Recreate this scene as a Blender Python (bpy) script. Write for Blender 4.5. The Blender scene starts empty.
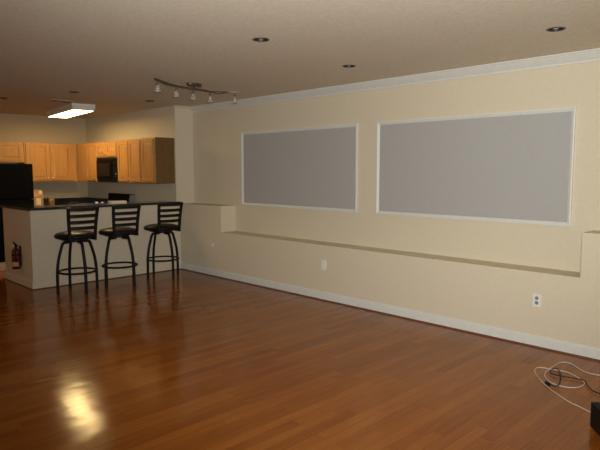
import bpy, bmesh, math, random
from mathutils import Vector, Matrix
random.seed(4)
S = bpy.context.scene
COL = S.collection
PI = math.pi

# ------------------------------------------------------------------ materials
def newmat(name):
    m = bpy.data.materials.new(name); m.use_nodes = True
    nt = m.node_tree
    return m, nt, nt.nodes['Principled BSDF']

def N(nt, typ, **kw):
    n = nt.nodes.new(typ)
    for k, v in kw.items():
        if k == 'op': n.operation = v
        else: setattr(n, k, v)
    return n

def ramp(nt, stops):
    r = nt.nodes.new('ShaderNodeValToRGB')
    e = r.color_ramp.elements
    while len(e) < len(stops): e.new(0.5)
    for el, (p, c) in zip(e, stops):
        el.position = p; el.color = (c[0], c[1], c[2], 1)
    return r

def speckle(name, c1, c2, scale=40, rough=0.6, bump=0.0, detail=4, metallic=0.0, spec=0.5, stretch=(1,1,1), coord='Object'):
    m, nt, b = newmat(name)
    tc = N(nt, 'ShaderNodeTexCoord'); mp = N(nt, 'ShaderNodeMapping')
    mp.inputs['Scale'].default_value = stretch
    nz = N(nt, 'ShaderNodeTexNoise'); nz.inputs['Scale'].default_value = scale; nz.inputs['Detail'].default_value = detail
    r = ramp(nt, [(0.3, c1), (0.7, c2)])
    L = nt.links.new
    L(tc.outputs[coord], mp.inputs['Vector']); L(mp.outputs['Vector'], nz.inputs['Vector'])
    L(nz.outputs['Fac'], r.inputs['Fac']); L(r.outputs['Color'], b.inputs['Base Color'])
    b.inputs['Roughness'].default_value = rough; b.inputs['Metallic'].default_value = metallic
    b.inputs['Specular IOR Level'].default_value = spec
    if bump:
        bp = N(nt, 'ShaderNodeBump'); bp.inputs['Strength'].default_value = bump; bp.inputs['Distance'].default_value = 0.01
        L(nz.outputs['Fac'], bp.inputs['Height']); L(bp.outputs['Normal'], b.inputs['Normal'])
    return m

def emitter(name, col, strength):
    m, nt, b = newmat(name)
    b.inputs['Base Color'].default_value = (0.9, 0.88, 0.8, 1)
    b.inputs['Emission Color'].default_value = (*col, 1)
    b.inputs['Emission Strength'].default_value = strength
    return m

WALL = speckle('wall_paint', (0.605, 0.522, 0.386), (0.643, 0.556, 0.415), 55, 0.75, 0.05, spec=0.3)
WALLDIM = speckle('wall_paint_dimmed', (0.53, 0.415, 0.27), (0.57, 0.45, 0.295), 55, 0.75, 0.05, spec=0.3)  # wall paint darkened and warmed: dimmer light on the end wall put into colour
CEIL = speckle('ceiling_paint', (0.665, 0.59, 0.47), (0.765, 0.68, 0.545), 38, 0.9, 0.25, 6, spec=0.2)
TRIM = speckle('white_trim', (0.62, 0.61, 0.56), (0.66, 0.65, 0.60), 20, 0.45)
FABRIC = speckle('grey_panel_cloth', (0.365, 0.352, 0.335), (0.415, 0.402, 0.382), 130, 0.85, 0.2, 6, spec=0.2)
SHOE = speckle('dark_stained_wood', (0.10, 0.035, 0.015), (0.15, 0.055, 0.025), 12, 0.4, stretch=(8, 1, 8))
GRANITE = speckle('black_granite', (0.006, 0.005, 0.005), (0.03, 0.026, 0.024), 160, 0.12, 0, 3)
BLACKMET = speckle('black_metal', (0.006, 0.0052, 0.005), (0.010, 0.0088, 0.008), 30, 0.5, spec=0.18)
VINYL = speckle('black_vinyl', (0.006, 0.0055, 0.006), (0.011, 0.010, 0.0105), 60, 0.38, 0.1, spec=0.12)
BLACKGLOSS = speckle('black_enamel', (0.0022, 0.002, 0.002), (0.0035, 0.0033, 0.0033), 15, 0.5, spec=0.08)
BLACKGLASS = speckle('dark_glass', (0.005, 0.0045, 0.0045), (0.009, 0.008, 0.008), 10, 0.15, spec=0.12)
BLACKPLASTIC = speckle('black_plastic', (0.006, 0.0052, 0.005), (0.010, 0.009, 0.0088), 90, 0.5, spec=0.15)
GREYPL = speckle('grey_plastic', (0.20, 0.21, 0.20), (0.25, 0.26, 0.25), 30, 0.5)
CREAMPL = speckle('cream_plastic', (0.62, 0.52, 0.34), (0.68, 0.58, 0.38), 30, 0.5)
WHITEPL = speckle('white_plastic', (0.70, 0.69, 0.64), (0.74, 0.73, 0.68), 30, 0.35)
CABLE = speckle('cable_white', (0.56, 0.52, 0.44), (0.62, 0.58, 0.49), 40, 0.5)
BEIGEPL = speckle('beige_plate', (0.60, 0.50, 0.36), (0.64, 0.54, 0.39), 30, 0.5)
CHROME = speckle('brushed_nickel', (0.62, 0.58, 0.52), (0.7, 0.66, 0.6), 20, 0.28, metallic=1.0)
BRONZE = speckle('brown_bronze', (0.085, 0.06, 0.045), (0.12, 0.085, 0.06), 25, 0.4, metallic=0.5)
RED = speckle('red_enamel', (0.10, 0.005, 0.010), (0.13, 0.007, 0.013), 10, 0.3)
PAPER = speckle('brown_paper', (0.42, 0.24, 0.09), (0.52, 0.31, 0.12), 18, 0.8, 0.3)
CREAM = speckle('cream_paper', (0.75, 0.66, 0.44), (0.8, 0.71, 0.5), 25, 0.7)
AMBER = speckle('amber_jar', (0.20, 0.11, 0.05), (0.30, 0.17, 0.08), 20, 0.35)
DARKGLASS = speckle('dark_bottle_glass', (0.018, 0.016, 0.006), (0.035, 0.03, 0.012), 20, 0.15)
CAVITY = speckle('black_reflector', (0.01, 0.009, 0.008), (0.02, 0.018, 0.016), 20, 0.5)
BULB = speckle('bulb_glass', (0.55, 0.52, 0.46), (0.62, 0.59, 0.52), 15, 0.12)
TUBE = emitter('fluorescent_diffuser', (1.0, 0.70, 0.29), 24.0)
CLEARPL = speckle('clear_prism_plastic', (0.55, 0.5, 0.42), (0.85, 0.8, 0.7), 60, 0.15, 0.5)
PORCELAIN = speckle('white_porcelain', (0.86, 0.85, 0.80), (0.89, 0.88, 0.84), 20, 0.25)
WHITEENAM = speckle('white_enamel', (0.7, 0.66, 0.58), (0.74, 0.7, 0.62), 20, 0.4)

def glass_shade():
    m, nt, b = newmat('frosted_glass')
    tc = N(nt, 'ShaderNodeTexCoord'); nz = N(nt, 'ShaderNodeTexNoise'); nz.inputs['Scale'].default_value = 60
    r = ramp(nt, [(0.3, (0.75, 0.72, 0.66)), (0.7, (0.85, 0.82, 0.76))])
    nt.links.new(tc.outputs['Object'], nz.inputs['Vector']); nt.links.new(nz.outputs['Fac'], r.inputs['Fac'])
    nt.links.new(r.outputs['Color'], b.inputs['Base Color'])
    b.inputs['Transmission Weight'].default_value = 0.75; b.inputs['Roughness'].default_value = 0.25
    return m
GLASS = glass_shade()

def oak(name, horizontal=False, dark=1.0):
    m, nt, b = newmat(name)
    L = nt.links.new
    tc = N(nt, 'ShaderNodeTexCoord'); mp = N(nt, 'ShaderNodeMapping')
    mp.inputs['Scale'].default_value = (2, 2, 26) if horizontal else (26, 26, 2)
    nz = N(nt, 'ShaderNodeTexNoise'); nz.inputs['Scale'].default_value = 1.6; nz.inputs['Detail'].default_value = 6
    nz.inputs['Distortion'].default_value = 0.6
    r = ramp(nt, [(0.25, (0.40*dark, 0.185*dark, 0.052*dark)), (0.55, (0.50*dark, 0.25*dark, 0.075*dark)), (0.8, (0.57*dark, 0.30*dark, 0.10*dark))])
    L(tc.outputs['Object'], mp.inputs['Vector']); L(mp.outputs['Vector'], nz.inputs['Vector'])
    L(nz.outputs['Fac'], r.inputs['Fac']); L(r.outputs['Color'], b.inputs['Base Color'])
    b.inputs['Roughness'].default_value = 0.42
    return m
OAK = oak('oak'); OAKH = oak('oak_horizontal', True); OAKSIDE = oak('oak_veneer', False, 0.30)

def floor_mat():
    m, nt, b = newmat('oak_strip_floor')
    L = nt.links.new
    tc = N(nt, 'ShaderNodeTexCoord'); sp = N(nt, 'ShaderNodeSeparateXYZ'); L(tc.outputs['Object'], sp.inputs['Vector'])
    W, LEN = 0.078, 1.05
    def M(op, a, bb=None):
        n = N(nt, 'ShaderNodeMath', op=op)
        for i, v in enumerate((a, bb)):
            if v is None: continue
            if isinstance(v, (int, float)): n.inputs[i].default_value = v
            else: L(v, n.inputs[i])
        return n.outputs[0]
    ry = M('DIVIDE', sp.outputs['Y'], W); row = M('FLOOR', ry)
    wn = N(nt, 'ShaderNodeTexWhiteNoise'); wn.noise_dimensions = '1D'; L(row, wn.inputs['W'])
    xs = M('ADD', M('DIVIDE', sp.outputs['X'], LEN), M('MULTIPLY', wn.outputs['Value'], 7.3))
    colm = M('FLOOR', xs)
    cb = N(nt, 'ShaderNodeCombineXYZ'); L(row, cb.inputs['X']); L(colm, cb.inputs['Y'])
    wn2 = N(nt, 'ShaderNodeTexWhiteNoise'); wn2.noise_dimensions = '2D'; L(cb.outputs['Vector'], wn2.inputs['Vector'])
    # grain, shifted per plank
    mp = N(nt, 'ShaderNodeMapping'); mp.inputs['Scale'].default_value = (1.6, 34, 1)
    off = N(nt, 'ShaderNodeVectorMath', op='ADD'); sc = N(nt, 'ShaderNodeVectorMath', op='SCALE'); sc.inputs['Scale'].default_value = 9.0
    L(wn2.outputs['Color'], sc.inputs[0]); L(tc.outputs['Object'], off.inputs[0]); L(sc.outputs[0], off.inputs[1])
    L(off.outputs[0], mp.inputs['Vector'])
    nz = N(nt, 'ShaderNodeTexNoise'); nz.inputs['Scale'].default_value = 2.2; nz.inputs['Detail'].default_value = 7; nz.inputs['Distortion'].default_value = 0.5
    L(mp.outputs['Vector'], nz.inputs['Vector'])
    mix = M('ADD', M('SUBTRACT', M('MULTIPLY', wn2.outputs['Value'], 0.46), 0.09), M('MULTIPLY', nz.outputs['Fac'], 0.85))
    r = ramp(nt, [(0.15, (0.175, 0.046, 0.005)), (0.45, (0.232, 0.067, 0.008)), (0.75, (0.275, 0.087, 0.012)), (1.0, (0.310, 0.105, 0.017))])
    L(mix, r.inputs['Fac'])
    # seams
    fy = M('FRACT', ry); fx = M('FRACT', xs)
    sy = M('LESS_THAN', M('MINIMUM', fy, M('SUBTRACT', 1.0, fy)), 0.014)
    sx = M('LESS_THAN', M('MINIMUM', fx, M('SUBTRACT', 1.0, fx)), 0.0012)
    seam = M('MAXIMUM', sy, sx)
    mc = N(nt, 'ShaderNodeMix'); mc.data_type = 'RGBA'
    L(M('MULTIPLY', seam, 0.6), mc.inputs['Factor']); L(r.outputs['Color'], mc.inputs['A']); mc.inputs['B'].default_value = (0.045, 0.016, 0.006, 1)
    L(mc.outputs['Result'], b.inputs['Base Color'])
    # satin varnish with gentle unevenness
    nz2 = N(nt, 'ShaderNodeTexNoise'); nz2.inputs['Scale'].default_value = 2.4; nz2.inputs['Detail'].default_value = 2
    L(tc.outputs['Object'], nz2.inputs['Vector'])
    h = M('ADD', M('MULTIPLY', nz2.outputs['Fac'], 1.0), M('ADD', M('MULTIPLY', nz.outputs['Fac'], 0.03), M('MULTIPLY', seam, -0.03)))
    tilt = M('MULTIPLY', M('MULTIPLY', M('SUBTRACT', wn2.outputs['Value'], 0.5), M('SUBTRACT', fy, 0.5)), 0.035)
    bp = N(nt, 'ShaderNodeBump'); bp.inputs['Strength'].default_value = 0.35; bp.inputs['Distance'].default_value = 0.012
    L(M('ADD', h, tilt), bp.inputs['Height']); L(bp.outputs['Normal'], b.inputs['Normal'])
    b.inputs['Roughness'].default_value = 0.135
    b.inputs['Specular IOR Level'].default_value = 0.21
    return m
FLOOR = floor_mat()

# ------------------------------------------------------------------ mesh helpers
def BM(): return bmesh.new()

def box(bm, x0, x1, y0, y1, z0, z1, bev=0.0):
    t = bmesh.new()
    bmesh.ops.create_cube(t, size=1)
    for v in t.verts:
        v.co = Vector(((x0+x1)/2 + v.co.x*(x1-x0), (y0+y1)/2 + v.co.y*(y1-y0), (z0+z1)/2 + v.co.z*(z1-z0)))
    if bev: bmesh.ops.bevel(t, geom=t.edges[:], offset=bev, segments=2, affect='EDGES', profile=0.7)
    merge(bm, t)

def merge(bm, t, mat=None):
    me = bpy.data.meshes.new('tmp')
    if mat: bmesh.ops.transform(t, matrix=mat, verts=t.verts[:])
    t.to_mesh(me); t.free(); bm.from_mesh(me); bpy.data.meshes.remove(me)

def lathe(bm, prof, cx=0, cy=0, seg=24, axis='Z', base=(0, 0, 0)):
    """prof: list of (radius, height); open ends with r>0 get capped"""
    t = bmesh.new(); rings = []
    for r, z in prof:
        if r < 1e-6: rings.append([t.verts.new((0, 0, z))])
        else: rings.append([t.verts.new((r*math.cos(2*PI*k/seg), r*math.sin(2*PI*k/seg), z)) for k in range(seg)])
    for a, b in zip(rings, rings[1:]):
        for k in range(seg):
            k2 = (k+1) % seg
            if len(a) == 1 and len(b) == 1: continue
            if len(a) == 1: t.faces.new((a[0], b[k2], b[k]))
            elif len(b) == 1: t.faces.new((a[k], a[k2], b[0]))
            else: t.faces.new((a[k], a[k2], b[k2], b[k]))
    if len(rings[0]) > 1: t.faces.new(rings[0][::-1])
    if len(rings[-1]) > 1: t.faces.new(rings[-1])
    bmesh.ops.recalc_face_normals(t, faces=t.faces[:])
    M = Matrix.Translation((cx + base[0], cy + base[1], base[2]))
    if axis == 'X': M = M @ Matrix.Rotation(PI/2, 4, 'Y')
    if axis == '-X': M = M @ Matrix.Rotation(-PI/2, 4, 'Y')
    if axis == '-Y': M = M @ Matrix.Rotation(PI/2, 4, 'X')
    if isinstance(axis, Matrix): M = M @ axis
    merge(bm, t, M)

def catmull(pts, n=8):
    P = [Vector(p) for p in pts]; out = []
    for i in range(len(P)-1):
        p0 = P[max(i-1, 0)]; p1 = P[i]; p2 = P[i+1]; p3 = P[min(i+2, len(P)-1)]
        for k in range(n):
            t = k/n
            out.append(0.5*((2*p1) + (p2-p0)*t + (2*p0-5*p1+4*p2-p3)*t*t + (3*p1-p0-3*p2+p3)*t**3))
    out.append(P[-1]); return out

def tube(bm, pts, r, seg=10, closed=False, sq=None):
    """sweep a round (or sq=(w,h) rectangular) section along points"""
    P = [Vector(p) for p in pts]; n = len(P); rings = []
    t = bmesh.new(); up = Vector((0, 0, 1)); prev = None
    for i in range(n):
        if closed: d = P[(i+1) % n] - P[i-1]
        else: d = P[min(i+1, n-1)] - P[max(i-1, 0)]
        d.normalize()
        if prev is None:
            a = up if abs(d.z) < 0.95 else Vector((0, 1, 0))
            u = (a - d*a.dot(d)).normalized()
        else:
            u = (prev - d*prev.dot(d)).normalized()
        prev = u; w = d.cross(u)
        if sq:
            off = [(-sq[0]/2, -sq[1]/2), (sq[0]/2, -sq[1]/2), (sq[0]/2, sq[1]/2), (-sq[0]/2, sq[1]/2)]
            rings.append([t.verts.new(P[i] + w*o[0] + u*o[1]) for o in off])
        else:
            rr = r[i] if isinstance(r, (list, tuple)) else r
            rings.append([t.verts.new(P[i] + (u*math.cos(2*PI*k/seg) + w*math.sin(2*PI*k/seg))*rr) for k in range(seg)])
    m = len(rings[0])
    for i in range(n if closed else n-1):
        a, b = rings[i], rings[(i+1) % n]
        for k in range(m):
            t.faces.new((a[k], a[(k+1) % m], b[(k+1) % m], b[k]))
    if not closed: t.faces.new(rings[0][::-1]); t.faces.new(rings[-1])
    bmesh.ops.recalc_face_normals(t, faces=t.faces[:])
    merge(bm, t)

def prism(bm, prof, axis, a0, a1):
    """extrude a closed 2-D profile; axis 'Y': prof=(x,z); axis 'X': prof=(y,z); axis 'Z': prof=(x,y)"""
    t = bmesh.new()
    def P(p, a):
        return {'Y': (p[0], a, p[1]), 'X': (a, p[0], p[1]), 'Z': (p[0], p[1], a)}[axis]
    A = [t.verts.new(P(p, a0)) for p in prof]; B = [t.verts.new(P(p, a1)) for p in prof]
    n = len(prof)
    for k in range(n): t.faces.new((A[k], A[(k+1) % n], B[(k+1) % n], B[k]))
    t.faces.new(A[::-1]); t.faces.new(B)
    bmesh.ops.recalc_face_normals(t, faces=t.faces[:])
    merge(bm, t)

def obj(name, bm, mat, parent=None, smooth=False, angle=40, loc=None, rotz=0):
    me = bpy.data.meshes.new(name); bm.to_mesh(me); bm.free()
    o = bpy.data.objects.new(name, me); COL.objects.link(o)
    me.materials.append(mat)
    if smooth:
        for p in me.polygons: p.use_smooth = True
        me.set_sharp_from_angle(angle=math.radians(angle))
    if parent: o.parent = parent
    if loc: o.location = loc
    o.rotation_euler.z = rotz
    return o

def tag(o, label, cat, group=None):
    o['label'] = label; o['category'] = cat
    if group: o['group'] = group
    return o

def thing(name, label, cat, loc=(0, 0, 0), rotz=0, group=None):
    o = bpy.data.objects.new(name, None); COL.objects.link(o)
    o.empty_display_size = 0.1
    o.location = loc; o.rotation_euler = (0, 0, rotz)
    return tag(o, label, cat, group)

def struct(name, bm, mat, label=None):
    o = obj(name, bm, mat); o['kind'] = 'structure'
    if label: o['label'] = label
    return o

def dup(root, loc, rotz=0, label=None):
    r = root.copy(); COL.objects.link(r); r.location = loc; r.rotation_euler = (0, 0, rotz)
    if label: r['label'] = label
    for ch in list(root.children):
        c = ch.copy(); COL.objects.link(c); c.parent = r
        for g in list(ch.children):
            d = g.copy(); COL.objects.link(d); d.parent = c
    return r

# ------------------------------------------------------------------ camera
H = 1.55
PITCH, YAW, F = math.radians(5.4876), math.radians(44.97), 560.0
cam = bpy.data.cameras.new('camera'); co = bpy.data.objects.new('camera', cam); COL.objects.link(co)
co.location = (0, 0, H); co.rotation_euler = (PI/2 - PITCH, 0, -YAW)
cam.sensor_fit = 'HORIZONTAL'; cam.sensor_width = 36; cam.lens = F/600*36; cam.clip_start = 0.05
S.camera = co

# ------------------------------------------------------------------ the room
CZ = 2.56                     # ceiling
XL, XU, XK = 4.90, 5.17, 4.84 # low wall face, upper wall face, kitchen wall face
YB, YK = 7.59, 10.75          # breakfast bar face, kitchen end wall
X0, Y0 = -3.0, -2.4           # room limits behind the photographer
b = BM(); box(b, X0-0.1, 5.40, Y0-0.1, YK+0.15, -0.12, 0); struct('floor', b, FLOOR)

# ceiling with real holes for the recessed lights
RL = [(2.919, 3.347), (4.238, 3.573), (4.198, 1.618), (3.114, 7.214), (2.667, 8.495), (4.27, 7.34)]
b = BM(); box(b, X0-0.1, 5.40, Y0-0.1, YK+0.15, CZ, CZ+0.16); ceil = struct('ceiling', b, CEIL)
cb = BM()
for x, y in RL: lathe(cb, [(0.056, CZ-0.05), (0.056, CZ+0.09)], x, y, 32)
cut = obj('cutter', cb, CEIL)
md = ceil.modifiers.new('holes', 'BOOLEAN'); md.operation = 'DIFFERENCE'; md.object = cut; md.solver = 'EXACT'
bpy.context.view_layer.update()
nm = bpy.data.meshes.new_from_object(ceil.evaluated_get(bpy.context.evaluated_depsgraph_get()))
ceil.modifiers.clear(); old = ceil.data; ceil.data = nm; nm.name = 'ceiling'
cm = cut.data; bpy.data.objects.remove(cut); bpy.data.meshes.remove(cm); bpy.data.meshes.remove(old)

# long right wall: upper wall set back, thick low wall with a long niche shelf
b = BM()
box(b, XU, 5.40, Y0-0.1, YB, 0, CZ)
box(b, XL, XU, Y0-0.1, 1.605, 0, 1.045)
box(b, XL, XU, 1.605, 6.53, 0, 0.668)
box(b, XL, XU, 6.53, YB, 0, 1.045)
struct('wall_right', b, WALL, 'cream long wall with a shallow shelf niche')
b = BM(); box(b, XK, 5.40, YB, YK, 0, CZ); struct('wall_kitchen', b, WALL)
b = BM(); box(b, X0-0.1, 5.40, YK, YK+0.15, 0, CZ); struct('wall_back', b, WALLDIM)
b = BM(); box(b, X0-0.1, X0, Y0-0.1, YK, 0, CZ); struct('wall_left', b, WALL)
# wall behind the photographer, with an unseen window opening added for fill light
WX0, WX1, WZ0, WZ1 = 1.3, 3.9, 0.75, 2.15
b = BM()
box(b, X0, WX0, Y0-0.1, Y0, 0, CZ); box(b, WX1, XL, Y0-0.1, Y0, 0, CZ)
box(b, WX0, WX1, Y0-0.1, Y0, 0, WZ0); box(b, WX0, WX1, Y0-0.1, Y0, WZ1, CZ)
struct('wall_front', b, WALL)
b = BM()
for x in (WX0, WX1-0.05, (WX0+WX1)/2-0.025): box(b, x, x+0.05, Y0-0.09, Y0+0.01, WZ0, WZ1)
for z in (WZ0, WZ1-0.05): box(b, WX0, WX1, Y0-0.09, Y0+0.01, z, z+0.05)
struct('fill_window_1', b, TRIM)
# half-height walls round the kitchen
b = BM()
prism(b, [(2.64, YB), (XK, YB), (XK, YB+0.12), (2.76, YB+0.12), (2.76, 8.66), (2.64, 8.66)], 'Z', 0, 1.04)
struct('wall_bar', b, WALL)

# mouldings
crown = [(0, 0), (0, -0.088), (-0.011, -0.088), (-0.015, -0.072), (-0.037, -0.050), (-0.057, -0.027), (-0.066, -0.013), (-0.078, -0.011), (-0.078, 0)]
b = BM(); prism(b, [(XU+p[0], CZ+p[1]) for p in crown], 'Y', Y0, YB); struct('trim_1', b, TRIM)
b = BM(); prism(b, [(YB+p[0]*0.5, CZ+p[1]*0.45) for p in crown], 'X', XK-0.02, XU-0.03); struct('trim_2', b, WALL)
bb = [(0, 0.012), (0, 0.105), (-0.008, 0.103), (-0.012, 0.085), (-0.014, 0.012)]
b = BM(); prism(b, [(XL+p[0], p[1]) for p in bb], 'Y', Y0, YB-0.014); struct('baseboard_right', b, TRIM)
b = BM(); prism(b, [(YB+p[0], p[1]) for p in bb], 'X', 2.626, XL); prism(b, [(2.64+p[0], p[1]) for p in bb], 'Y', YB-0.014, 8.66)
struct('baseboard_bar', b, WALL)
sh = [(0, 0), (0, 0.014), (-0.010, 0.013), (-0.022, 0.006), (-0.024, 0)]
b = BM(); prism(b, [(XL-0.010+p[0], p[1]) for p in sh], 'Y', Y0, YB-0.02)
struct('trim_3', b, SHOE)
b = BM(); prism(b, [(YB-0.006+p[0]*0.6, p[1]) for p in sh], 'X', 2.63, XL-0.03); prism(b, [(2.634+p[0]*0.6, p[1]) for p in sh], 'Y', YB-0.02, 8.66)
struct('trim_4', b, SHOE)

# ------------------------------------------------------------------ grey wall panels
def wall_panel(label, y_left, w, z0, z1):
    t = thing('framed_wall_panel', label, 'wall panel', (XU, y_left, z0), -PI/2, 'grey framed panels on the long wall')
    h = z1-z0; f = 0.036
    fr = BM()
    prof = [(0, 0), (f, 0), (f, -0.010), (f*0.7, -0.016), (f*0.3, -0.024), (0, -0.022)]
    # four mitred mouldings as one frame
    def ring(u, d): return [(u, d, u), (w-u, d, u), (w-u, d, h-u), (u, d, h-u)]
    R = [[fr.verts.new(p) for p in ring(u, d)] for u, d in prof]
    for i in range(len(R)):
        A, B2 = R[i], R[(i+1) % len(R)]
        for k in range(4): fr.faces.new((A[k], A[(k+1) % 4], B2[(k+1) % 4], B2[k]))
    bmesh.ops.recalc_face_normals(fr, faces=fr.faces[:])
    obj('frame', fr, TRIM, t)
    p = BM(); box(p, f-0.004, w-f+0.004, -0.006, 0, f-0.004, h-f+0.004); obj('cloth_panel', p, FABRIC, t)
wall_panel('grey cloth panel in thin white frame, the left one nearer the kitchen', 6.355, 2.14, 1.062, 2.104)
wall_panel('grey cloth panel in thin white frame, the right one farther from the kitchen', 3.925, 2.135, 1.062, 2.104)

# ------------------------------------------------------------------ bar ledge
b = BM()
prism(b, [(2.60, YB-0.035), (XL-0.004, YB-0.035), (XL-0.004, YB-0.003), (XK-0.004, YB-0.003), (XK-0.004, 7.95), (2.95, 7.95), (2.95, 8.68), (2.60, 8.68)], 'Z', 1.041, 1.076)
bmesh.ops.bevel(b, geom=[e for e in b.edges if abs(e.verts[0].co.z-e.verts[1].co.z) < 1e-6], offset=0.006, segments=2, affect='EDGES')
tag(obj('stone_ledge', b, GRANITE), 'black polished stone ledge on top of the cream bar wall', 'countertop')

# ------------------------------------------------------------------ bar stools
def make_stool():
    t = thing('bar_stool', '', 'stool', group='black swivel stools at the bar')
    b = BM()
    lathe(b, [(0, 0.690), (0.212, 0.690), (0.245, 0.700), (0.257, 0.718), (0.255, 0.735), (0.232, 0.756), (0.17, 0.772), (0.09, 0.779), (0, 0.781)], 0, 0.02, 40)
    obj('seat', b, VINYL, t, True, 60)
    b = BM()
    lathe(b, [(0, 0.652), (0.075, 0.652), (0.095, 0.660), (0.095, 0.672), (0.15, 0.678), (0.15, 0.691), (0, 0.691)], 0, 0.0, 28)
    for s in (-1, 1): box(b, s*0.165-0.014, s*0.165+0.014, -0.215, 0.06, 0.676, 0.692)
    obj('swivel_plate', b, BLACKMET, t, True)
    for s in (-1, 1):
        b = BM()
        pts = catmull([(s*0.162, -0.190, 0.678), (s*0.165, -0.198, 0.74), (s*0.172, -0.205, 0.86), (s*0.181, -0.222, 0.99), (s*0.188, -0.245, 1.10)], 5)
        tube(b, pts, 0, sq=(0.032, 0.028)); obj('back_post', b, BLACKMET, t)
    for z, dy, hw in ((1.074, -0.239, 0.187), (0.992, -0.222, 0.181), (0.914, -0.211, 0.176), (0.838, -0.204, 0.171)):
        b = BM()
        pts = [(hw*k/6, dy - 0.028*(1-(k/6)**2), z) for k in range(-6, 7)]
        tube(b, pts, 0, sq=(0.012, 0.040)); obj('slat', b, BLACKMET, t)
    for k in range(4):
        b = BM()
        c, s = math.cos(k*PI/2), math.sin(k*PI/2)
        prof = [(0.06, 0.648), (0.13, 0.648), (0.165, 0.640), (0.184, 0.610), (0.205, 0.54), (0.232, 0.44), (0.248, 0.34), (0.255, 0.24), (0.257, 0.12), (0.257, 0.012)]
        tube(b, catmull([(r*c, r*s, z) for r, z in prof], 4), 0.0185, 10)
        lg = obj('leg', b, BLACKMET, t, True)
        f = BM(); lathe(f, [(0.017, 0), (0.02, 0.004), (0.02, 0.018), (0.017, 0.022)], 0.257*c, 0.257*s, 12); obj('foot_cap', f, BLACKPLASTIC, lg, True)
    b = BM(); tube(b, [(0.228*math.cos(a*PI/24), 0.228*math.sin(a*PI/24), 0.262) for a in range(48)], 0.0125, 10, closed=True)
    obj('foot_ring', b, BLACKMET, t, True)
    return t
def spin(t, a):
    for c in t.children:
        if c.name.split('.')[0] in ('leg', 'foot_ring'): c.rotation_euler.z = a
s1 = make_stool(); s1.location = (3.03, 7.12, 0); spin(s1, math.radians(-1))
s1['label'] = 'black metal swivel bar stool nearest the fire extinguisher end of the bar'
s2 = dup(s1, (3.64, 7.16, 0), 0, 'middle black metal swivel bar stool, its legs overlapping in pairs'); spin(s2, math.radians(18+0))
s3 = dup(s1, (4.362, 7.235, 0), 0, 'black metal swivel bar stool nearest the long cream wall'); spin(s3, math.radians(2))

# ------------------------------------------------------------------ fire extinguisher on the bar end
t = thing('fire_extinguisher', 'small red fire extinguisher hung on the end of the bar wall', 'fire extinguisher', (2.64-0.064, 8.00, 0.235))
b = BM(); lathe(b, [(0, 0), (0.045, 0), (0.053, 0.01), (0.053, 0.235), (0.045, 0.262), (0.022, 0.282), (0.018, 0.30), (0, 0.30)], seg=28); obj('cylinder', b, RED, t, True)
b = BM(); lathe(b, [(0.0538, 0.04), (0.0542, 0.04), (0.0542, 0.10), (0.0538, 0.10)], seg=28)
bmesh.ops.delete(b, geom=[v for v in b.verts if v.co.x > 0.015], context='VERTS')
obj('pale_label', b, PAPER, t)
b = BM(); lathe(b, [(0.021, 0.296), (0.024, 0.300), (0.024, 0.328), (0.015, 0.336), (0, 0.336)], seg=16); v = obj('valve', b, BLACKPLASTIC, t, True)
g = BM(); lathe(g, [(0.017, 0), (0.017, 0.012), (0.013, 0.014), (0, 0.014)], seg=16, axis='-X', base=(-0.022, 0, 0.314)); obj('gauge', g, WHITEPL, v)
b = BM(); tube(b, [(0, 0.01, 0.336), (0, 0.05, 0.352), (0, 0.085, 0.362)], 0, sq=(0.02, 0.008)); tube(b, [(0, 0.01, 0.325), (0, 0.05, 0.322), (0, 0.08, 0.318)], 0, sq=(0.02, 0.007)); obj('lever', b, BLACKPLASTIC, t)
b = BM(); tube(b, catmull([(0, -0.02, 0.315), (-0.01, -0.05, 0.30), (-0.02, -0.062, 0.25), (-0.02, -0.06, 0.16), (-0.02, -0.058, 0.10)], 5), 0.008, 8); obj('hose', b, BLACKPLASTIC, t, True)
b = BM(); box(b, 0.05, 0.0645, -0.02, 0.02, 0.04, 0.31); lathe(b, [(0.0535, 0.185), (0.0555, 0.185), (0.0555, 0.205), (0.0535, 0.205)], seg=28); obj('wall_bracket', b, BLACKMET, t)

# ------------------------------------------------------------------ kitchen cabinets
def door_mesh(w, h, rail=0.055):
    b = BM()
    box(b, 0, rail, -0.020, 0, 0, h, 0.003); box(b, w-rail, w, -0.020, 0, 0, h, 0.003)
    box(b, rail-0.001, w-rail+0.001, -0.019, 0, 0, rail, 0.002); box(b, rail-0.001, w-rail+0.001, -0.019, 0, h-rail, h, 0.002)
    # field panel with a sloped raised centre
    a = 0.022
    z0, z1, x0, x1 = rail, h-rail, rail, w-rail
    if x1-x0 > 0.07 and z1-z0 > 0.07:
        o_ = [(x0, -0.004, z0), (x1, -0.004, z0), (x1, -0.004, z1), (x0, -0.004, z1)]
        i_ = [(x0+a, -0.012, z0+a), (x1-a, -0.012, z0+a), (x1-a, -0.012, z1-a), (x0+a, -0.012, z1-a)]
        A = [b.verts.new(p) for p in o_]; B2 = [b.verts.new(p) for p in i_]
        for k in range(4): b.faces.new((A[k], A[(k+1) % 4], B2[(k+1) % 4], B2[k]))
        b.faces.new(B2)
        box(b, x0, x1, -0.004, -0.001, z0, z1)
    else:
        box(b, x0, x1, -0.010, 0, z0, z1)
    return b
def knob(parent, x, z):
    b = BM(); lathe(b, [(0.006, 0), (0.006, 0.012), (0.014, 0.018), (0.014, 0.024), (0.008, 0.028), (0, 0.028)], seg=12, axis='-Y', base=(x, -0.02, z))
    obj('knob', b, CHROME, parent, True)
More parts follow.
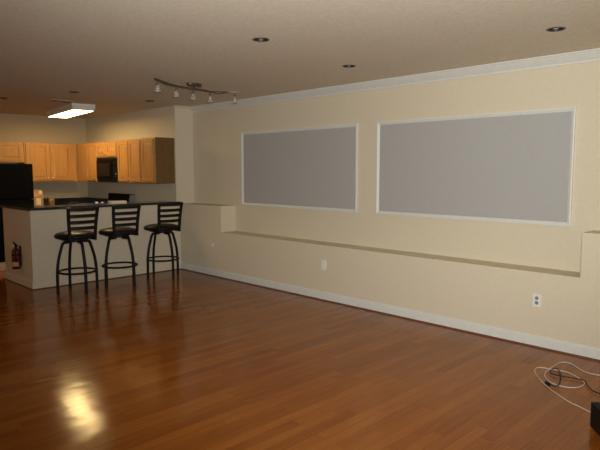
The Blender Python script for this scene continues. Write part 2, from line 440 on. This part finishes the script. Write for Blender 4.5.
def cabinet(name, label, cat, loc, rotz, w, d, h, doors, group, frame=0.03, knobz='low', toe=0.0, drawer=0.0):
    """front face at local y=0, body behind; doors = list of (x0, x1, knob side)"""
    t = thing(name, label, cat, loc, rotz, group)
    b = BM(); box(b, 0, w, 0.0, d, toe, h, 0.0015)
    if toe: box(b, 0, w, 0.06, d, 0, toe)
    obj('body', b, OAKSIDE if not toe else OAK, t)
    b = BM(); box(b, 0.001, w-0.001, -0.002, 0.0, toe+0.001, h-0.001); obj('face_frame', b, OAK, t)
    for x0, x1, side in doors:
        z0, z1 = toe+frame, h-frame-(drawer if drawer else 0)
        dr = obj('door', door_mesh(x1-x0, z1-z0, min(0.055, (x1-x0)*0.28)), OAK, t, loc=(x0, -0.002, z0))
        kx = 0.03 if side == 'L' else x1-x0-0.03
        knob(dr, kx, 0.045 if knobz == 'low' else z1-z0-0.045)
        if drawer:
            f = BM(); box(f, x0, x1, -0.022, -0.002, h-drawer+0.005, h-0.025, 0.004); dd = obj('drawer', f, OAKH, t)
            knob(dd, (x0+x1)/2, h-drawer/2)
    return t
ZB, ZT = 1.36, 2.055
GU = 'oak upper cabinets'
R9 = -PI/2
cabinet('wall_cabinet', 'short oak wall cabinet above the black refrigerator', 'cabinet', (2.66, YK-0.33, 1.705), 0, 0.905, 0.33, ZT-1.705, [(0.03, 0.44, 'R'), (0.46, 0.875, 'L')], GU)
cabinet('wall_cabinet', 'wide two-door oak wall cabinet on the kitchen end wall right of the refrigerator', 'cabinet', (3.570, YK-0.33, ZB), 0, 0.930, 0.33, ZT-ZB, [(0.025, 0.420, 'R'), (0.440, 0.815, 'L')], GU, 0.025)
cabinet('wall_cabinet', 'oak corner wall cabinet left of the black microwave', 'cabinet', (XK-0.33, YK-0.34, ZB), R9, 0.795, 0.33, ZT-ZB, [(0.39, 0.77, 'R')], GU, 0.025)
cabinet('wall_cabinet', 'short two-door oak wall cabinet directly above the black microwave', 'cabinet', (XK-0.33, 9.610, 1.785), R9, 0.775, 0.33, ZT-1.785, [(0.02, 0.375, 'R'), (0.395, 0.755, 'L')], GU, 0.025)
cabinet('wall_cabinet', 'tall two-door oak wall cabinet just right of the black microwave', 'cabinet', (XK-0.33, 8.832, ZB), R9, 0.785, 0.33, ZT-ZB+0.005, [(0.03, 0.375, 'R'), (0.405, 0.76, 'L')], GU, 0.025)
cabinet('wall_cabinet', 'single-door oak wall cabinet with a bare side at the bar end of its row', 'cabinet', (XK-0.33, 8.045, ZB), R9, 0.425, 0.33, ZT-ZB+0.010, [(0.035, 0.375, 'L')], GU, 0.025)

# microwave
t = thing('microwave', 'black over-range microwave under the short oak cabinet', 'microwave', (XK-0.325, 9.600, ZB+0.005), R9)
w, h = 0.76, 0.405
b = BM(); box(b, 0, w, 0, 0.320, 0, h, 0.006); obj('body', b, BLACKPLASTIC, t)
b = BM(); box(b, 0.01, 0.565, -0.022, -0.001, 0.055, h-0.03, 0.006); dr = obj('door', b, BLACKGLOSS, t)
b = BM(); box(b, 0.07, 0.50, -0.0235, -0.021, 0.11, h-0.085, 0.001); obj('door_window', b, BLACKGLASS, dr)
b = BM(); tube(b, [(0.545, -0.02, 0.08), (0.545, -0.05, 0.09), (0.545, -0.055, 0.2), (0.545, -0.05, h-0.06), (0.545, -0.02, h-0.05)], 0.008, 8); obj('handle', b, BLACKMET, dr, True)
b = BM(); box(b, 0.585, w-0.01, -0.018, -0.001, 0.055, h-0.03, 0.004); cp = obj('control_panel', b, BLACKGLOSS, t)
b = BM(); box(b, 0.61, 0.735, -0.020, -0.017, h-0.095, h-0.055, 0.001); obj('display', b, BLACKGLASS, cp)
for r in range(4):
    for c in range(3):
        b = BM(); box(b, 0.612+c*0.044, 0.646+c*0.044, -0.021, -0.017, 0.075+r*0.05, 0.105+r*0.05, 0.002); obj('button', b, GREYPL if (r, c) == (1, 2) else BLACKPLASTIC, cp)
b = BM()
for k in range(4): box(b, 0.01, w-0.01, -0.012, -0.001, 0.006+k*0.011, 0.013+k*0.011)
obj('vent_grille', b, BLACKPLASTIC, t)

# base cabinets, worktops
cabinet('base_cabinet', 'oak base cabinet under the worktop on the kitchen end wall', 'cabinet', (3.50, YK-0.60, 0), 0, 0.70, 0.59, 0.88, [(0.03, 0.34, 'R'), (0.36, 0.67, 'L')], 'oak base cabinets', 0.03, 'high', 0.1, 0.17)
cabinet('base_cabinet', 'oak base cabinet in the kitchen corner left of the range', 'cabinet', (XK-0.60, YK-0.62, 0), R9, 0.495, 0.59, 0.88, [(0.03, 0.465, 'R')], 'oak base cabinets', 0.03, 'high', 0.1, 0.17)
cabinet('base_cabinet', 'oak base cabinet between the range and the bar', 'cabinet', (XK-0.60, 8.825, 0), R9, 0.48, 0.59, 0.88, [(0.03, 0.45, 'L')], 'oak base cabinets', 0.03, 'high', 0.1, 0.17)
cabinet('base_cabinet', 'oak base cabinet behind the bar wall facing the kitchen', 'cabinet', (4.20, 8.33, 0), PI, 1.42, 0.61, 0.88, [(0.03, 0.47, 'R'), (0.49, 0.93, 'L'), (0.95, 1.39, 'L')], 'oak base cabinets', 0.03, 'high', 0.1, 0.17)
t = thing('worktop', 'black stone worktop in the far kitchen corner with upstand against the walls', 'countertop', (0, 0, 0))
b = BM(); prism(b, [(3.46, YK-0.63), (XK-0.63, YK-0.63), (XK-0.63, 9.628), (XK-0.003, 9.628), (XK-0.003, YK-0.003), (3.46, YK-0.003)], 'Z', 0.882, 0.92); obj('slab', b, GRANITE, t)
b = BM(); prism(b, [(3.46, YK-0.022), (XK-0.022, YK-0.022), (XK-0.022, 9.70), (XK-0.004, 9.70), (XK-0.004, YK-0.004), (3.46, YK-0.004)], 'Z', 0.921, 1.042); obj('upstand', b, GRANITE, t)
t = thing('worktop', 'black stone worktop behind the bar wall, lower than the ledge', 'countertop', (0, 0, 0))
b = BM(); prism(b, [(2.765, 7.715), (XK-0.003, 7.715), (XK-0.003, 8.828), (XK-0.63, 8.828), (XK-0.63, 8.36), (2.765, 8.36)], 'Z', 0.882, 0.92); obj('slab', b, GRANITE, t)

# range
t = thing('kitchen_range', 'black free-standing range with raised back guard below the microwave', 'stove', (XK-0.66, 9.622, 0), R9)
w = 0.785
b = BM(); box(b, 0, w, 0.03, 0.645, 0.02, 0.905, 0.004); obj('body', b, BLACKPLASTIC, t)
b = BM(); box(b, 0.01, w-0.01, 0.005, 0.03, 0.22, 0.78, 0.005); dr = obj('oven_door', b, BLACKGLOSS, t)
b = BM(); tube(b, [(0.06, 0.005, 0.73), (0.06, -0.035, 0.73), (w-0.06, -0.035, 0.73), (w-0.06, 0.005, 0.73)], 0.011, 8); obj('handle', b, BLACKMET, dr, True)
b = BM(); box(b, 0, w, 0.0, 0.645, 0.906, 0.918, 0.003); obj('cooktop', b, BLACKGLASS, t)
for x, y, r in ((0.2, 0.18, 0.09), (0.58, 0.18, 0.075), (0.2, 0.44, 0.075), (0.58, 0.44, 0.09)):
    b = BM(); lathe(b, [(r-0.006, 0.9185), (r, 0.9185), (r, 0.9195), (r-0.006, 0.9195)], x, y, 28); obj('burner', b, GREYPL, t)
b = BM(); prism(b, [(0.545, 0.922), (0.645, 0.922), (0.645, 1.150), (0.575, 1.158), (0.56, 1.145)], 'X', -0.06, w-0.045); bg = obj('back_guard', b, BLACKGLOSS, t)
b = BM(); prism(b, [(0.535, 0.97), (0.62, 0.97), (0.62, 1.14), (0.56, 1.146), (0.548, 1.135)], 'X', w-0.0445, w+0.01); obj('end_cap', b, GREYPL, bg)

# refrigerator
t = thing('refrigerator', 'tall black refrigerator behind the open end of the bar', 'refrigerator', (2.44, 9.42, 0))
b = BM(); box(b, 0.005, 0.905, 0.065, 0.85, 0.02, 1.655, 0.008); obj('body', b, BLACKGLOSS, t)
b = BM(); box(b, 0, 0.91, 0, 0.06, 1.115, 1.668, 0.012); d1 = obj('freezer_door', b, BLACKGLOSS, t)
b = BM(); box(b, 0, 0.91, 0, 0.06, 0.135, 1.103, 0.012); d2 = obj('lower_door', b, BLACKGLOSS, t)
for d, z0, z1 in ((d1, 1.16, 1.45), (d2, 0.70, 1.06)):
    b = BM(); tube(b, catmull([(0.06, 0.0, z0), (0.06, -0.04, z0+0.03), (0.06, -0.045, (z0+z1)/2), (0.06, -0.04, z1-0.03), (0.06, 0.0, z1)], 4), 0.011, 8); obj('handle', b, BLACKPLASTIC, d, True)
b = BM(); box(b, 0.01, 0.90, 0.015, 0.06, 0.0, 0.128, 0.004)
for k in range(5): box(b, 0.03, 0.88, 0.010, 0.018, 0.022+k*0.02, 0.032+k*0.02)
obj('toe_grille', b, CREAMPL, t)

b = BM()
box(b, -0.12, 0.12, -0.06, 0.06, 0, 0.006)
for y in (-0.06, 0.054): box(b, -0.12, 0.12, y, y+0.006, 0.006, 0.034)
for x in (-0.12, 0.114): box(b, x, x+0.006, -0.054, 0.054, 0.006, 0.034)
tag(obj('tray', b, CREAM, loc=(3.955, 7.80, 1.0765), rotz=-0.1), 'low cream tray standing on the bar ledge behind the middle stool', 'tray')

# things on the worktop
t = thing('paper_bag', 'tan upright bag with cream label on the worktop beside the refrigerator', 'bag', (3.665, 10.36, 0.921))
b = BM()
rows = [(0, 0.16, 0.10), (0.08, 0.163, 0.10), (0.2, 0.155, 0.085), (0.255, 0.15, 0.03), (0.30, 0.15, 0.012)]
R = []
for z, w, d in rows:
    R.append([b.verts.new(p) for p in ((0.08-w/2, -d/2, z), (0.08+w/2, -d/2, z), (0.08+w/2, d/2, z), (0.08-w/2, d/2, z))])
for A, B2 in zip(R, R[1:]):
    for k in range(4): b.faces.new((A[k], A[(k+1) % 4], B2[(k+1) % 4], B2[k]))
b.faces.new(R[0][::-1]); b.faces.new(R[-1])
obj('bag_body', b, PAPER, t)
b = BM(); box(b, 0.035, 0.115, -0.0545, -0.0500, 0.02, 0.155); obj('cream_label', b, CREAM, t)
b = BM(); box(b, 0.09, 0.145, -0.036, -0.022, 0.225, 0.285, 0.003); obj('fold_clip', b, CREAM, t)
def bottle(label, x, y, hh, r, mat, capm):
    t = thing('bottle', label, 'bottle', (x, y, 0.921), group='small dark bottles on the far worktop')
    b = BM(); lathe(b, [(0, 0), (r, 0), (r, hh*0.62), (r*0.5, hh*0.78), (r*0.42, hh*0.9), (0, hh*0.9)], seg=18); obj('bottle_body', b, mat, t, True)
    b = BM(); lathe(b, [(r*0.5, hh*0.9), (r*0.5, hh), (0, hh)], seg=14); obj('cap', b, capm, t, True)
bottle('small dark bottle standing next to the tan bag', 3.862, 10.34, 0.165, 0.020, DARKGLASS, BLACKPLASTIC)
bottle('small dark bottle standing next to the amber jar', 3.910, 10.34, 0.160, 0.020, DARKGLASS, BLACKPLASTIC)
t = thing('jar', 'squat brown jar with tan lid right of the dark bottles', 'jar', (3.985, 10.36, 0.921))
b = BM(); lathe(b, [(0, 0), (0.047, 0), (0.05, 0.01), (0.05, 0.09), (0.042, 0.105), (0, 0.105)], seg=22); obj('jar_body', b, AMBER, t, True)
b = BM(); lathe(b, [(0.045, 0.106), (0.045, 0.128), (0.04, 0.132), (0, 0.132)], seg=22); obj('lid', b, PAPER, t, True)
def shaker(label, x, y):
    t = thing('shaker', label, 'shaker', (x, y, 0.921), group='white shakers by the range')
    b = BM(); lathe(b, [(0, 0), (0.024, 0), (0.028, 0.015), (0.022, 0.055), (0, 0.055)], seg=18); obj('shaker_body', b, PORCELAIN, t, True)
    b = BM(); lathe(b, [(0.0225, 0.0555), (0.0225, 0.064), (0.014, 0.076), (0, 0.078)], seg=18); obj('shaker_top', b, PORCELAIN, t, True)
shaker('tiny white shaker in the far corner, the left of two', 4.57, 9.80)
shaker('tiny white shaker closer to the range, the right of two', 4.64, 9.72)

# ------------------------------------------------------------------ ceiling things
t = thing('fluorescent_fixture', 'bright rectangular fluorescent ceiling fixture over the kitchen', 'ceiling light', (3.84, 9.09, CZ), math.radians(-7.0))
b = BM(); box(b, -0.175, 0.175, -0.735, 0.735, -0.028, -0.0005, 0.003)
for s in (-1, 1): prism(b, [(s*0.168, -0.028), (s*0.165, -0.088), (s*0.152, -0.096), (s*0.152, -0.028)], 'Y', -0.715, 0.715)
obj('housing', b, WHITEENAM, t)
b = BM(); box(b, -0.1515, 0.1515, -0.715, 0.715, -0.094, -0.086, 0.002); obj('diffuser', b, TUBE, t)
for s in (-1, 1):
    b = BM(); prism(b, [(-0.170, -0.0285), (-0.167, -0.088), (-0.153, -0.097), (0.153, -0.097), (0.167, -0.088), (0.170, -0.0285)], 'Y', s*0.7155, s*0.732); obj('end_cap', b, CLEARPL, t)

def recessed(label, x, y):
    t = thing('recessed_light', label, 'ceiling light', (x, y, CZ), group='recessed ceiling lights, switched off')
    b = BM()
    pr = [(0.052, -0.0005), (0.066, -0.0005), (0.066, -0.003), (0.058, -0.006), (0.052, -0.004)]
    tt = bmesh.new(); R = [[tt.verts.new((r*math.cos(2*PI*k/32), r*math.sin(2*PI*k/32), z)) for k in range(32)] for r, z in pr]
    for i in range(5):
        A, B2 = R[i], R[(i+1) % 5]
        for k in range(32): tt.faces.new((A[k], A[(k+1) % 32], B2[(k+1) % 32], B2[k]))
    bmesh.ops.recalc_face_normals(tt, faces=tt.faces[:]); merge(b, tt)
    obj('trim_ring', b, BRONZE, t, True)
    b = BM(); tt = bmesh.new()
    pr = [(0.0515, -0.003), (0.0535, 0.0), (0.0535, 0.07), (0.0, 0.075)]
    lathe(b, [(0.0, 0.08), (0.055, 0.08), (0.055, 0.0), (0.052, -0.002), (0.047, 0.066), (0.0, 0.07)], seg=32)
    obj('reflector', b, CAVITY, t, True)
    b = BM(); lathe(b, [(0.0, 0.002), (0.017, 0.004), (0.026, 0.014), (0.028, 0.03), (0.02, 0.064), (0, 0.064)], seg=24); obj('bulb', b, BULB, t, True)
for lab, (x, y) in zip(['recessed ceiling light above the middle of the living room floor', 'recessed ceiling light in front of the left grey wall panel', 'recessed ceiling light in the upper right corner, in front of the right grey wall panel', 'recessed ceiling light just before the narrow ceiling vent over the bar', 'recessed ceiling light over the refrigerator end, at the left edge', 'recessed ceiling light by the bar top end, under the track light'], RL):
    recessed(lab, x, y)

t = thing('ceiling_vent', 'narrow slotted ceiling vent in front of the fluorescent fixture', 'vent', (3.36, 8.22, CZ), math.radians(0))
b = BM(); box(b, -0.15, 0.15, -0.075, 0.075, -0.008, -0.0005, 0.002); obj('frame', b, BEIGEPL, t)
for k in range(5):
    b = BM(); tt = bmesh.new()
    box(b, -0.13, 0.13, -0.058+k*0.025, -0.044+k*0.025, -0.0125, -0.0082); obj('slat', b, BRONZE, t)

# track light: serpentine rail, canopy and five glass spots
def at(u, v, z):
    d = Vector(((u-300)/F, (v-225)/F, 1.0))
    fw = d.z*math.cos(PITCH)-d.y*math.sin(PITCH); up = -d.y*math.cos(PITCH)-d.z*math.sin(PITCH); r = d.x
    X = fw*math.sin(YAW)+r*math.cos(YAW); Y = fw*math.cos(YAW)-r*math.sin(YAW)
    k = (z-H)/up
    return Vector((X*k, Y*k, z))
ZR = 2.488
rail = [at(*p, ZR) for p in ((154.7, 79), (160, 80.8), (166, 83.4), (176, 86), (186, 87.8), (200, 89.8), (210, 91.6), (218, 92.4), (228, 92.2), (240, 92.4))]
c0 = at(194, 88.9, ZR)
t = thing('track_light', 'brown serpentine track light with five small glass spots', 'ceiling light', (c0.x, c0.y, CZ))
L0 = Vector((c0.x, c0.y, CZ))
b = BM(); tube(b, catmull([p-L0 for p in rail], 6), 0, sq=(0.012, 0.022)); obj('rail', b, BRONZE, t)
for q in (2, 7):
    p = rail[q]-L0
    b = BM(); d = (rail[q+1]-rail[q-1]).normalized()*0.035
    tube(b, [p-d, p+d], 0.017, 10); obj('rail_joint', b, BRONZE, t)
dirv = (rail[6]-rail[4]).normalized(); ang = math.atan2(dirv.y, dirv.x)
b = BM(); tt = bmesh.new()
lathe(b, [(0.0, -0.034), (0.085, -0.034), (0.1, -0.024), (0.1, -0.0006), (0, -0.0006)], seg=32); bmesh.ops.scale(b, vec=(1.05, 0.6, 1), verts=b.verts[:])
obj('canopy', b, BRONZE, t, True, rotz=ang, loc=(0.05, 0.07, 0))
b = BM(); tube(b, [(0, 0, -0.070), (0.012, 0.017, -0.055), (0.035, 0.05, -0.033)], 0.011, 10); obj('stem', b, BRONZE, t, True)
cr = catmull(rail, 10)
for i, (u, v) in enumerate(((157.3, 80), (176.7, 86), (193.2, 88.7), (210.2, 91.6), (234, 92.3))):
    p0 = at(u, v, ZR); p = min(cr, key=lambda q: (q-p0).length) - L0
    hd = BM(); lathe(hd, [(0.006, -0.034), (0.006, -0.004)], seg=10, base=tuple(p)); 
    lathe(hd, [(0.010, -0.052), (0.017, -0.048), (0.017, -0.034), (0.008, -0.030)], seg=14, base=tuple(p))
    h_ = obj('spot_head', hd, BRONZE, t, True)
    g = BM()
    pr = [(0.018, -0.050), (0.024, -0.075), (0.034, -0.118), (0.031, -0.118), (0.021, -0.075), (0.015, -0.052)]
    lathe(g, [(r, z) for r, z in pr], seg=20, base=tuple(p))
    obj('glass_shade', g, GLASS, h_, True)
    g = BM(); lathe(g, [(0, -0.098), (0.010, -0.094), (0.013, -0.080), (0.010, -0.062), (0.006, -0.053)], seg=14, base=tuple(p)); obj('bulb', g, BULB, h_, True)

# ------------------------------------------------------------------ outlets and plates
def outlet(label, x, y, z, rz=R9, mat=WHITEPL, slot=GREYPL):
    t = thing('wall_outlet', label, 'outlet', (x, y, z), rz, 'wall outlets')
    b = BM(); box(b, -0.036, 0.036, -0.006, -0.0003, -0.058, 0.058, 0.002); obj('plate', b, mat, t)
    for s in (-1, 1):
        b = BM(); lathe(b, [(0.0165, 0), (0.0165, 0.003), (0, 0.003)], seg=18, axis='-Y', base=(0, -0.006, s*0.021)); so = obj('socket', b, slot, t, True)
        b = BM(); box(b, -0.007, -0.005, -0.0096, -0.0088, s*0.021-0.002, s*0.021+0.006); box(b, 0.005, 0.007, -0.0096, -0.0088, s*0.021-0.002, s*0.021+0.006); obj('slots', b, BLACKPLASTIC, so)
outlet('white wall outlet below the left end of the right grey panel', XL, 4.497, 0.43, slot=WHITEPL)
outlet('white wall outlet with grey sockets nearest the cables', XL, 1.953, 0.418)
outlet('beige wall outlet on the bar front beside the middle stool', 4.116, YB, 0.44, 0, BEIGEPL, BEIGEPL)
t = thing('cable_jack', 'tiny white jack plate low on the wall near the bar', 'wall plate', (XL, 6.727, 0.463), R9)
b = BM(); box(b, -0.02, 0.02, -0.006, 0.0005, -0.024, 0.024, 0.002); obj('plate', b, WHITEPL, t)
b = BM(); lathe(b, [(0.006, 0), (0.006, 0.01), (0, 0.01)], seg=12, axis='-Y', base=(0, -0.006, 0)); obj('connector', b, WHITEPL, t)
t = thing('light_switch', 'beige light switch plate on the wall beside the kitchen corner', 'switch', (XU, 7.35, 1.49), R9)
b = BM(); box(b, -0.036, 0.036, -0.006, -0.0003, -0.058, 0.058, 0.002); obj('plate', b, BEIGEPL, t)
b = BM(); box(b, -0.006, 0.006, -0.016, -0.006, -0.010, 0.012, 0.002); obj('toggle', b, BEIGEPL, t)

# ------------------------------------------------------------------ cables and box on the floor
def cable_pts(px, z=0.005):
    return catmull([at(u, v, z) for u, v in px], 6)
white = [(592, 413), (579, 406.5), (567.7, 401), (549, 388), (537.5, 376.7), (534.7, 370.5), (538.5, 367.5), (550.7, 369), (567.7, 372.4), (581, 379.5), (584.3, 384), (577, 387.5), (564, 386.7), (550.7, 382.4), (544.7, 376), (548, 370), (558.3, 363.5), (564, 362.2), (571.5, 364), (581, 370), (590.4, 373.5), (600, 375.4), (625, 381), (660, 396)]
b = BM(); tube(b, cable_pts(white, 0.0036), 0.0032, 8)
tag(obj('white_cable', b, CABLE, smooth=True), 'thin white cable looped on the wood floor near the right edge', 'cable')
blk = [(550, 384.6), (555, 386.3), (559, 384), (560.2, 379.5), (560.3, 373), (557, 368.6), (552.5, 369.2), (550.3, 372.5), (556, 375), (567, 377), (577, 378.8), (584.7, 380.7), (587.5, 385), (591.3, 389.6), (600, 393.7), (625, 402), (660, 410)]
t = thing('power_cord', 'black power cord with plug tangled with the white cable', 'cord', (0, 0, 0))
b = BM(); P = cable_pts(blk, 0.013); tube(b, P, 0.0040, 8); obj('cord', b, BLACKPLASTIC, t, True)
b = BM(); p = at(549.3, 384.4, 0.013); q = at(545.8, 382.3, 0.013); dv = (q-p)
tube(b, [p-dv*0.3, p, p+dv*0.5, q], [0.006, 0.012, 0.0125, 0.011], 10); pl = obj('plug', b, BLACKPLASTIC, t, True)
b = BM(); sd = Vector((-dv.y, dv.x, 0)).normalized()*0.006
for s in (-1, 1): tube(b, [q+sd*s, q+sd*s+dv.normalized()*0.016], 0.0016, 6)
obj('prongs', b, CHROME, pl)
A = at(589.4, 427, 0)
t = thing('black_box', 'black box-shaped device on the floor cut off by the right edge', 'box', (A.x, A.y, 0), math.atan2(-0.66, -0.75))
b = BM(); box(b, 0, 0.24, 0, 0.20, 0.006, 0.162, 0.012); obj('casing', b, BLACKPLASTIC, t)
b = BM(); box(b, 0.02, 0.22, 0.015, 0.185, 0.1622, 0.165, 0.001); obj('top_plate', b, BLACKGLOSS, t)
for x in (0.03, 0.21):
    for y in (0.03, 0.17):
        b = BM(); lathe(b, [(0.01, 0), (0.01, 0.007)], x, y, 12); obj('foot', b, BLACKPLASTIC, t)

# ------------------------------------------------------------------ light
w = bpy.data.worlds.new('world'); S.world = w; w.use_nodes = True
bg = w.node_tree.nodes['Background']; bg.inputs['Color'].default_value = (1.0, 0.87, 0.64, 1); bg.inputs['Strength'].default_value = 1.25
la = bpy.data.lights.new('fill_window_portal', 'AREA'); la.shape = 'RECTANGLE'; la.size = WX1-WX0; la.size_y = WZ1-WZ0  # portal of the added window that lets in the fill
la.cycles.is_portal = True
lo = bpy.data.objects.new('fill_window_portal', la); COL.objects.link(lo)
lo.location = ((WX0+WX1)/2, Y0-0.05, (WZ0+WZ1)/2); lo.rotation_euler = (PI/2, 0, PI)

fl = bpy.data.lights.new('flash_lamp', 'SPOT'); fl.energy = 985; fl.color = (0.97, 1.0, 0.97); fl.shadow_soft_size = 0.05
fl.spot_size = math.radians(95); fl.spot_blend = 1.0
fo = bpy.data.objects.new('flash_lamp', fl); COL.objects.link(fo); fo.location = (0.02, -0.05, 1.64)
fo.rotation_euler = (Vector((4.9, 4.0, 2.2)) - Vector(fo.location)).to_track_quat('-Z', 'Y').to_euler()

hl = bpy.data.lights.new('bar_end_fill', 'POINT'); hl.energy = 22; hl.color = (1.0, 0.66, 0.32); hl.shadow_soft_size = 0.12  # added warm fill, out of view, to brighten the bar end
ho = bpy.data.objects.new('bar_end_fill', hl); COL.objects.link(ho); ho.location = (-0.9, 7.9, 2.3)

S.view_settings.view_transform = 'Standard'; S.view_settings.look = 'None'
S.view_settings.exposure = 0; S.view_settings.gamma = 1; S.view_settings.use_curve_mapping = False
